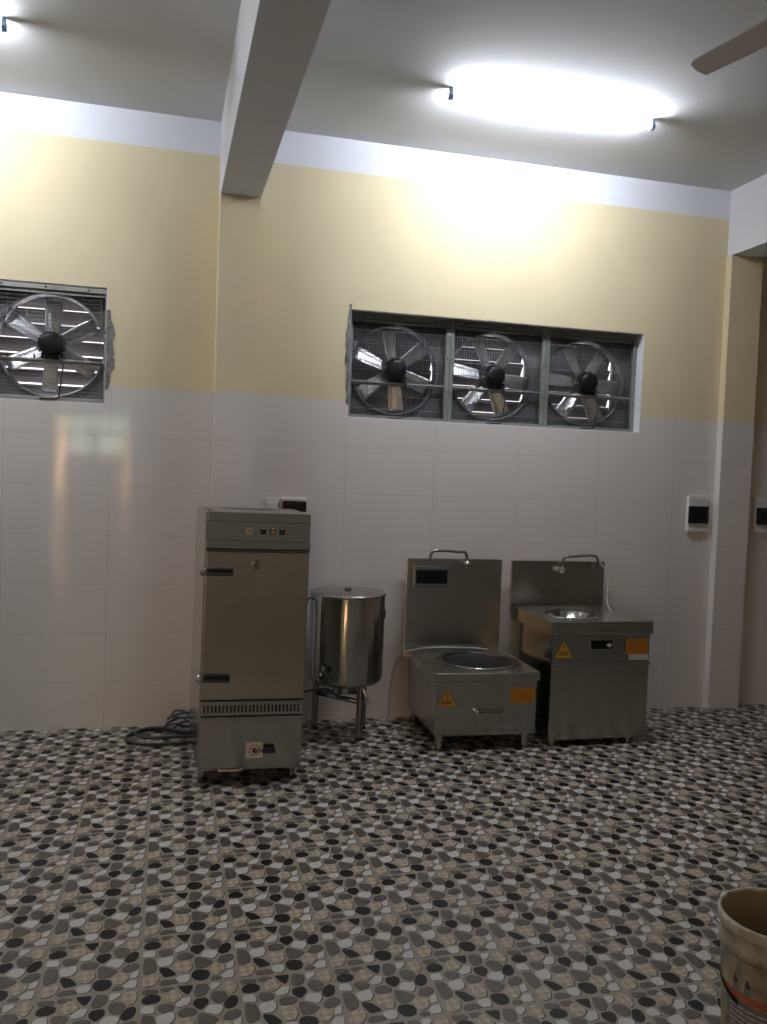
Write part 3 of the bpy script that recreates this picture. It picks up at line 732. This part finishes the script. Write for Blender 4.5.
# ------------------------------------------------------------------ cable on the floor
m = MB(); pts = [(-.80, -.36, .012)]
pts += [(-.95, -.385, .012), (-1.10, -.40, .012), (-1.22, -.39, .012), (-1.31, -.31, .013), (-1.29, -.19, .012), (-1.20, -.125, .012), (-1.10, -.12, .012), (-1.02, -.18, .014), (-.93, -.27, .014),
        (-.92, -.33, .03), (-1.05, -.35, .034), (-1.18, -.345, .034), (-1.26, -.28, .034), (-1.24, -.20, .034), (-1.15, -.15, .034), (-1.05, -.19, .034), (-.97, -.25, .034), (-.90, -.22, .03)]
m.tube(pts, .009, 'cable', 10)
pts = []
for k in range(27):
    t = k*.72; pts.append((-1.005+(.075+.02*math.sin(k*1.7))*math.cos(t), -.15+.045*math.sin(t*1.0)+.02*math.sin(k), .025+.10*(k/27)+.022*math.sin(t*.5+k)))
m.tube(pts, .007, 'cable', 8)
tag(m.build('power_cable'), 'dark grey cable looped on the floor by the wall, left of the steaming cabinet', 'cable')

# ------------------------------------------------------------------ pail
PX, PY, PH, PR0, PR1 = .606, -3.405, .40, .133, .156
o = thing('plastic_pail', (PX, PY, 0), 'dirty empty plastic pail with a worn label in the lower right corner', 'bucket')
m = MB()
def pr(z): return PR0+(PR1-PR0)*z/PH
m.lathe([(.0001, .004), (PR0-.004, .004), (PR0, .01), (pr(.30), .30), (pr(.30)+.005, .302), (pr(.33)+.005, .330), (pr(.33), .333), (PR1, PH-.03)], 'pail', n=96)
m.lathe([(PR1-.004, PH-.003), (pr(.3)-.004, .3), (PR0-.004, .014), (.0001, .012)], 'pail_in', n=96)
m.build('body', o)
m = MB(); m.lathe([(PR1, PH-.032), (PR1+.006, PH-.028), (PR1+.007, PH-.006), (PR1+.004, PH), (PR1-.003, PH), (PR1-.005, PH-.006), (PR1-.003, PH-.012)], 'pail_rim', n=96); m.build('rim', o)
def patch(mb, a0, a1, z0, z1, mt, off, slope=0.0):
    n = max(2, int(abs(a1-a0)/.05)+1); vs = []
    for k in range(n+1):
        a = a0+(a1-a0)*k/n; s = slope*(k/n)
        for z in (z0+s, z1+s): r = pr(z)+off; vs.append((r*math.cos(a), r*math.sin(a), z))
    mb.add(vs, [(2*k, 2*k+2, 2*k+3, 2*k+1) for k in range(n)], mt, True)
A = math.radians
m = MB()
patch(m, A(128), A(330), .02, .305, 'lab_cream', .0006)
patch(m, A(128), A(330), .185, .208, 'lab_red', .0012)
patch(m, A(128), A(330), .02, .06, 'lab_red', .0012)
patch(m, A(174), A(300), .065, .182, 'lab_grey', .0014)
for k in range(7):
    z = .078+k*.014
    a = 178+random.random()*2
    while a < 285:
        wdt = random.uniform(4, 13); patch(m, A(a), A(a+wdt), z, z+.005, 'lab_white', .0019); a += wdt+2
for c in (188, 203):
    patch(m, A(c-4), A(c+4), .209, .230, 'lab_blue', .0019)
    patch(m, A(c-3), A(c+2.6), .230, .244, 'ink', .0021); patch(m, A(c-1.6), A(c+1.2), .244, .254, 'ink', .0021)
    patch(m, A(c+2.6), A(c+3.8), .234, .240, 'ink', .0021)
for c, w_ in ((160, 4), (169, 4)):
    patch(m, A(c), A(c+1.2), .245, .285, 'lab_blue', .0016); patch(m, A(c+w_), A(c+w_+1.2), .245, .285, 'lab_blue', .0016)
    patch(m, A(c), A(c+w_+1.2), .281, .287, 'lab_blue', .0017); patch(m, A(c), A(c+w_+1.2), .243, .249, 'lab_blue', .0017)
m.build('label_band', o)
m = MB(); patch(m, A(140), A(192), .212, .228, 'black', .004, -.045); m.build('black_strip', o)
m = MB(); hp = []
for k in range(25):
    t = PI*k/24; hp.append(((PR1+.012)*math.cos(t), (PR1+.012)*math.sin(t)*1.0+.0, PH-.045-.20*math.sin(t)*.6))
m.tube(hp, .0025, 'dull_pipe', 8)
h = m.build('wire_handle', o); h.rotation_euler = (0, 0, A(-35))

# ------------------------------------------------------------------ world: pale daylight beyond the fans, warm low light beyond the rear door
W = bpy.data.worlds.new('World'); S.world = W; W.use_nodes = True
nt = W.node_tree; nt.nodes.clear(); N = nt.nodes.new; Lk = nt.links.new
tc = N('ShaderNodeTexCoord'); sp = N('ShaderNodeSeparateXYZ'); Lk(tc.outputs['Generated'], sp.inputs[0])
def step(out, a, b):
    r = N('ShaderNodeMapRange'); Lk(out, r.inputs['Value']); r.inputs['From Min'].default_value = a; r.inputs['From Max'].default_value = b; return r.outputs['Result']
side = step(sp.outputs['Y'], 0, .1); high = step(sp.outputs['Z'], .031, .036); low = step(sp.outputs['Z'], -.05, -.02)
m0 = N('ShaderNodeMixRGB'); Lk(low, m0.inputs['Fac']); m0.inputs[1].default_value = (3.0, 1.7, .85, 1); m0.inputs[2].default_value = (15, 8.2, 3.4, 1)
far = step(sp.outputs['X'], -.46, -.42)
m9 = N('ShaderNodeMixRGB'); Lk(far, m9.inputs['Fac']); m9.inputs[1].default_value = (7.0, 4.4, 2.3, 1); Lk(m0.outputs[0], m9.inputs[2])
az1 = step(sp.outputs['X'], -.108, -.104); az2 = step(sp.outputs['X'], -.046, -.05)  # made-up orange and green bands by direction, shaped for tile and steel reflections
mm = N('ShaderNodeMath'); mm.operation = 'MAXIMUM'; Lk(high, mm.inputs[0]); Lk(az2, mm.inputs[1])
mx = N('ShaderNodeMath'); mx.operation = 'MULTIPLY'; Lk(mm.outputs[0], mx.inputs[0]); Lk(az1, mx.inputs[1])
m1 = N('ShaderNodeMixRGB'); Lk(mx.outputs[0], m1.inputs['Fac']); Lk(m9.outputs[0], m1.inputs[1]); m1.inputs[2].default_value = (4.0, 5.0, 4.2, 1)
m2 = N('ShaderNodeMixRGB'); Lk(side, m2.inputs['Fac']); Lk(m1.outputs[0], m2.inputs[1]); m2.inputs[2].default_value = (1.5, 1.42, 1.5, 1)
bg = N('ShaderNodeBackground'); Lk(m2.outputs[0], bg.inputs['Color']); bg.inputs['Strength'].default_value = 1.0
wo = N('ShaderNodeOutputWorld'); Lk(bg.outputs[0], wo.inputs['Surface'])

# ------------------------------------------------------------------ camera
F, CAM = 856.357, Vector((-1.1272, -5.4418, 1.6152)); YAW, PIT, ROL = .2506, -.0436, .0373
fwd = Vector((math.sin(YAW), math.cos(YAW), 0)); rt = Vector((math.cos(YAW), -math.sin(YAW), 0)); up = Vector((0, 0, 1))
f2 = fwd*math.cos(PIT)+up*math.sin(PIT); u2 = -fwd*math.sin(PIT)+up*math.cos(PIT)
r3 = rt*math.cos(ROL)+u2*math.sin(ROL); u3 = -rt*math.sin(ROL)+u2*math.cos(ROL)
cd = bpy.data.cameras.new('camera'); cam = bpy.data.objects.new('camera', cd); COL.objects.link(cam)
cam.matrix_world = Matrix(((r3.x, u3.x, -f2.x, CAM.x), (r3.y, u3.y, -f2.y, CAM.y), (r3.z, u3.z, -f2.z, CAM.z), (0, 0, 0, 1)))
cd.sensor_fit = 'VERTICAL'; cd.sensor_height = 24; cd.lens = F*24/1024; cd.clip_start = .05
S.camera = cam
S.view_settings.view_transform = 'Standard'; S.view_settings.look = 'None'; S.view_settings.gamma = 1; S.view_settings.exposure = 0
S.view_settings.use_curve_mapping = False
